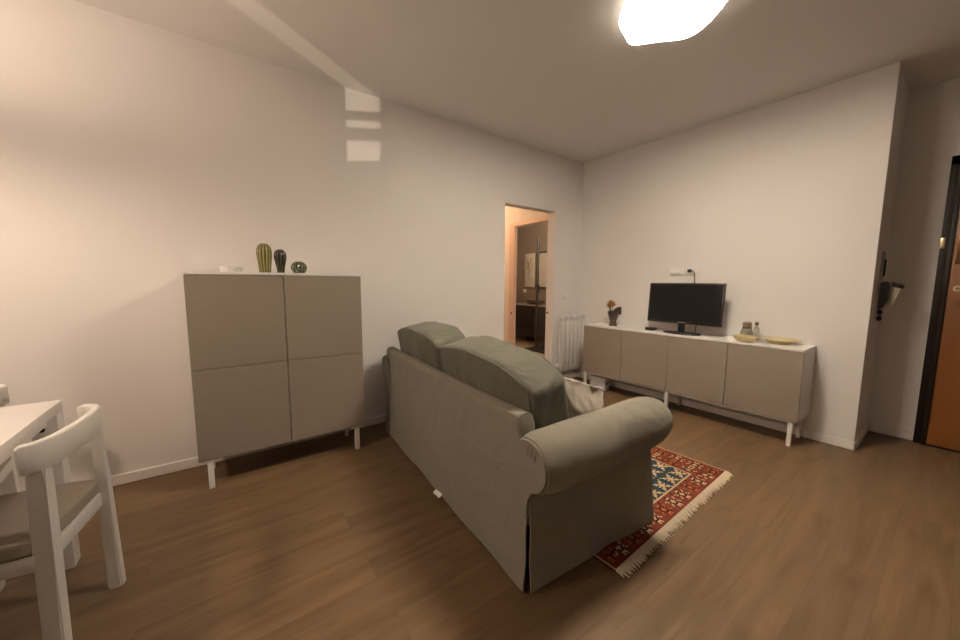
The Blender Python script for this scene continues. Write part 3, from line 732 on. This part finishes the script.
# ------------------------------------------------------------------ dining chairs
def bez(pts, n=14):
    """Catmull-Rom through the points"""
    P = [Vector(p) for p in pts]; P = [2 * P[0] - P[1]] + P + [2 * P[-1] - P[-2]]; out = []
    for i in range(1, len(P) - 2):
        for k in range(n):
            s_ = k / n; a, b_, c_, d_ = P[i - 1:i + 3]
            out.append(.5 * ((2 * b_) + (c_ - a) * s_ + (2 * a - 5 * b_ + 4 * c_ - d_) * s_ ** 2 + (3 * b_ - a - 3 * c_ + d_) * s_ ** 3))
    out.append(P[-2]); return out
def dining_chair(label, loc, rz):
    # local: -x is forward, +y is towards the wall side, origin on the floor between the rear posts
    t = thing('dining_chair', label, 'chair', loc, rz, 'white wooden dining chairs')
    path = bez([(-.062, .208, 0), (-.03, .203, 0), (-.004, .178, 0), (.012, .12, 0), (.02, 0, 0), (.012, -.12, 0), (-.004, -.172, 0), (-.022, -.190, 0), (-.040, -.197, 0)])
    z0, z1, th = .675, .766, .026
    rings = []
    for i, p in enumerate(path):
        a = path[max(i - 1, 0)]; b_ = path[min(i + 1, len(path) - 1)]; tg_ = (b_ - a).normalized(); nn_ = Vector((-tg_.y, tg_.x, 0))
        e = min(i, len(path) - 1 - i); cut = .022 * (1 - sst(0, 6, e))
        h = th / 2
        sec = [(-h, z0 + .005 + cut), (-h + .004, z0 + cut), (h - .004, z0 + cut), (h, z0 + .005 + cut), (h, z1 - .006 - cut * .3), (h - .006, z1 - cut * .3), (-h + .006, z1 - cut * .3), (-h, z1 - .006 - cut * .3)]
        rings.append([p + nn_ * q + Vector((0, 0, z)) for q, z in sec])
    MB().loft(rings).build('back_rail', CHAIRW, t, angle=50)
    for sy in (1, -1):
        # rear post: rises to the rail, broad face to the rear
        zt = .70
        lo = [(-.012, -.02), (.034, -.02), (.034, .02), (-.012, .02)] if sy > 0 else [(-.036, -.022), (.012, -.022), (.012, .026), (-.036, .026)]
        hi = [(-.014, -.016), (.012, -.016), (.012, .014), (-.014, .014)] if sy > 0 else [(-.03, -.03), (.012, -.03), (.012, .012), (-.03, .012)]
        rg = []
        for z, k in ((0, 0), (.45, .55), (.62, .9), (zt, 1)):
            base_ = [Vector((a[0] + (b_[0] - a[0]) * k - (.01 if sy > 0 else .004), sy * (.180 if sy > 0 else .172) + (a[1] + (b_[1] - a[1]) * k) * sy, z)) for a, b_ in zip(lo, hi)]
            rg.append(base_)
        o = MB().loft(rg)
        es = [e for e in o.bm.edges if abs(e.verts[0].co.z - e.verts[1].co.z) > .01]
        bmesh.ops.bevel(o.bm, geom=es, offset=.006, segments=2, affect='EDGES')
        lg_ = o.build('rear_leg', CHAIRW, t, angle=35)
        MB().box(-.036 + .015 * (sy > 0), .0 + .015 * (sy > 0), sy * .178 - .015, sy * .178 + .015, 0, .003).build('glide', BLACKM, lg_)
        f = MB().box(-.44, -.395, sy * .195 - .022, sy * .195 + .022, 0, .405, bev=.006); f.build('front_leg', CHAIRW, t)
    fr = MB(); fr.box(-.43, -.03, .165, .192, .36, .415, bev=.004); fr.box(-.43, -.03, -.192, -.165, .36, .415, bev=.004)
    fr.box(-.035, -.01, -.17, .17, .36, .415, bev=.004); fr.box(-.438, -.41, -.18, .18, .36, .415, bev=.004)
    fr.build('seat_frame', CHAIRW, t)
    cushion('seat_pad', TWEED, t, (-.225, 0, .441), (.212, .200, .028), p=9, puff=.25, wr=.003, plane='xy', pipe=False, nseg=20)
    return t
dining_chair('white wooden chair with curved back rail, tucked under the near table side', (-4.245, -1.19, 0), R(-9))
dining_chair('white wooden chair at the table end by the left wall, mostly cut off', (-4.835, -.37, 0), R(95))

# ------------------------------------------------------------------ entrance door in the niche
d1 = bpy.data.objects.new('door_1', None); col.objects.link(d1); d1.location = (NX, -2.842, 0)
struct(d1, 'orange-brown wooden entrance door in dark frame at the right edge', 'door')
DW = .90
fr = MB()
fr.box(-.035, -.0005, -.045, 0, 0, 2.19, bev=.003); fr.box(-.055, -.0005, -.064, -.04, 0, 2.17, bev=.003)
fr.box(-.035, -.0005, -DW - .15, -DW - .085, 0, 2.19, bev=.003); fr.box(-.055, -.0005, -DW - .09, -DW - .065, 0, 2.17, bev=.003)
fr.box(-.035, -.0005, -DW - .15, 0, 2.125, 2.19, bev=.003); fr.box(-.055, -.0005, -DW - .09, -.06, 2.105, 2.13, bev=.003)
fr.build('frame', DARKFR, d1)
lf = MB().box(-.048, -.002, -DW - .065, -.066, .012, 2.105, bev=.003).build('leaf', DOORW, d1)
boxo('threshold', DARKFR, d1, -.055, -.001, -DW - .085, -.06, .0005, .011, bev=.002)
boxo('hinge', BRASS, d1, -.042, -.0345, -.022, .001, 1.52, 1.60, bev=.003)
boxo('lock_plate', mat('aged bronze plate', lin(96, 66, 36), .4, metal=.8), lf, -.056, -.048, -.115, -.078, 1.40, 1.62, bev=.003)
ke = MB().lathe([(0, 0), (.022, 0), (.022, .008), (0, .009)], 20, (-.048, -.125, 1.11), Matrix.Rotation(-PI / 2, 4, 'Y')).build('keyhole_cover', mat('aged bronze', lin(120, 84, 44), .4, metal=.8), lf)
hd = MB(); hd.lathe([(0, 0), (.022, 0), (.022, .012), (0, .012)], 20, (-.048, -.108, 1.222), Matrix.Rotation(-PI / 2, 4, 'Y')); hd.tube([(-.055, -.108, 1.222), (-.09, -.108, 1.224), (-.098, -.122, 1.224), (-.098, -.235, 1.218)], [.01, .01, .011, .009], 10)
hd.build('handle', BRASS, lf)

# intercom hung on the side of the pillar
t = thing('wall_intercom', 'black and cream intercom handset on the pillar side by entrance door', 'intercom', (.30, CY, 0)); t.scale = (1, .68, 1)
boxo('wall_plate', GREY, t, -.05, .05, -.018, -.0005, 1.28, 1.50, bev=.006)
boxo('slot', BLACKM, t, -.014, .014, -.034, -.018, 1.31, 1.44, bev=.005)
hs = MB(); hs.prism([(-.012, 1.27), (-.075, 1.27), (-.085, 1.25), (-.085, 1.13), (-.03, 1.055), (-.012, 1.055)], lambda y, z: Vector((-.03, y, z)), lambda y, z: Vector((.03, y, z)))
bmesh.ops.bevel(hs.bm, geom=hs.bm.edges[:], offset=.008, segments=2, affect='EDGES'); hs.build('handset_cradle', BLACK, t)
MB().tube([(0, -.03, 1.285), (0, -.092, 1.283), (0, -.100, 1.26), (0, -.100, 1.14), (0, -.06, 1.075), (0, -.03, 1.045)], .011, 10).build('hook_arm', CREAM, t)
rc = MB(); rc.loft([[Vector((sx * w_, y + sy * d_, z)) for sx, sy in ((-1, -1), (1, -1), (1, 1), (-1, 1))] for y, z, w_, d_ in ((-.108, 1.09, .018, .010), (-.122, 1.15, .024, .020), (-.140, 1.225, .028, .030))])
rc.build('receiver', CREAM, t, angle=30)
M_ = Matrix.Translation(Vector((0, -.142, 1.243))) @ Matrix.Rotation(R(16), 4, 'X')
rb = MB(); rb.box(-.032, .032, -.045, .045, -.016, .016, bev=.006, M=M_); rb.build('receiver_cap', BLACK, t)
for z in (1.035, .99): MB().lathe([(0, -.022), (.014, -.019), (.022, -.008), (.022, .008), (.014, .019), (0, .022)], 20, (-.0, -.03, z)).build('knob', BLACKM, t)
MB().tube([(0, -.01, 1.06), (0, -.03, 1.05), (0, -.03, .985)], .005, 6).build('cord', BLACKM, t)
hk = thing('wall_hook', 'tiny white hook on the niche wall beside the intercom', 'hook', (NX, -2.68, 1.06))
MB().lathe([(0, 0), (.012, 0), (.012, .004), (.005, .006), (.005, .02), (.009, .024), (0, .026)], 16, M=Matrix.Rotation(-PI / 2, 4, 'Y'), c=(-.0005, 0, 0)).build('peg', WHITE, hk)

# ------------------------------------------------------------------ lights
def light(name, kind, loc, energy, color, size=.05, rot=None, **k):
    l = bpy.data.lights.new(name, kind); l.energy = energy; l.color = color
    if kind in ('POINT', 'SPOT'): l.shadow_soft_size = size
    for a, v in k.items(): setattr(l, a, v)
    o = bpy.data.objects.new(name, l); col.objects.link(o); o.location = loc
    if rot is not None: o.rotation_euler = rot
    return o
light('pendant_bulb', 'POINT', (PX, PY, PZ), 50, (1, .77, .60), .058)
light('hall_bulb', 'POINT', (-.9, 1.9, 2.45), 34, (1, .62, .36), .08)
light('bathroom_bulb', 'POINT', (.9, 1.1, 2.4), 60, (1, .80, .6), .08)
tgt = Vector((WX, (sy0 + sy1) / 2, 2.0))
sl = light('street_lamp', 'SPOT', SRC, 4800, (1, .84, .68), .02, spot_size=R(14), spot_blend=.1)
sl.rotation_euler = (tgt - SRC).to_track_quat('-Z', 'Y').to_euler()

wd = bpy.data.worlds.new('night'); scn.world = wd; wd.use_nodes = True
wd.node_tree.nodes['Background'].inputs['Color'].default_value = (.02, .025, .04, 1); wd.node_tree.nodes['Background'].inputs['Strength'].default_value = .2

# ------------------------------------------------------------------ camera
cd = bpy.data.cameras.new('camera'); cam = bpy.data.objects.new('camera', cd); col.objects.link(cam)
cd.sensor_fit = 'HORIZONTAL'; cd.sensor_width = 36; cd.lens = 354.5188 / 960 * 36; cd.clip_start = .02
yaw, pitch, roll = .9367, -.1057, .005
f_ = Vector((math.cos(yaw) * math.cos(pitch), math.sin(yaw) * math.cos(pitch), math.sin(pitch)))
r_ = Vector((math.sin(yaw), -math.cos(yaw), 0)); u_ = r_.cross(f_)
c_, s_ = math.cos(roll), math.sin(roll); r2, u2 = c_ * r_ + s_ * u_, -s_ * r_ + c_ * u_
cam.matrix_world = Matrix(((r2.x, u2.x, -f_.x, -3.8069), (r2.y, u2.y, -f_.y, -2.9798), (r2.z, u2.z, -f_.z, 1.2499), (0, 0, 0, 1)))
scn.camera = cam
scn.view_settings.view_transform = 'Standard'; scn.view_settings.look = 'None'; scn.view_settings.exposure = .16; scn.view_settings.gamma = 1
try: scn.view_settings.use_curve_mapping = False
except Exception: pass
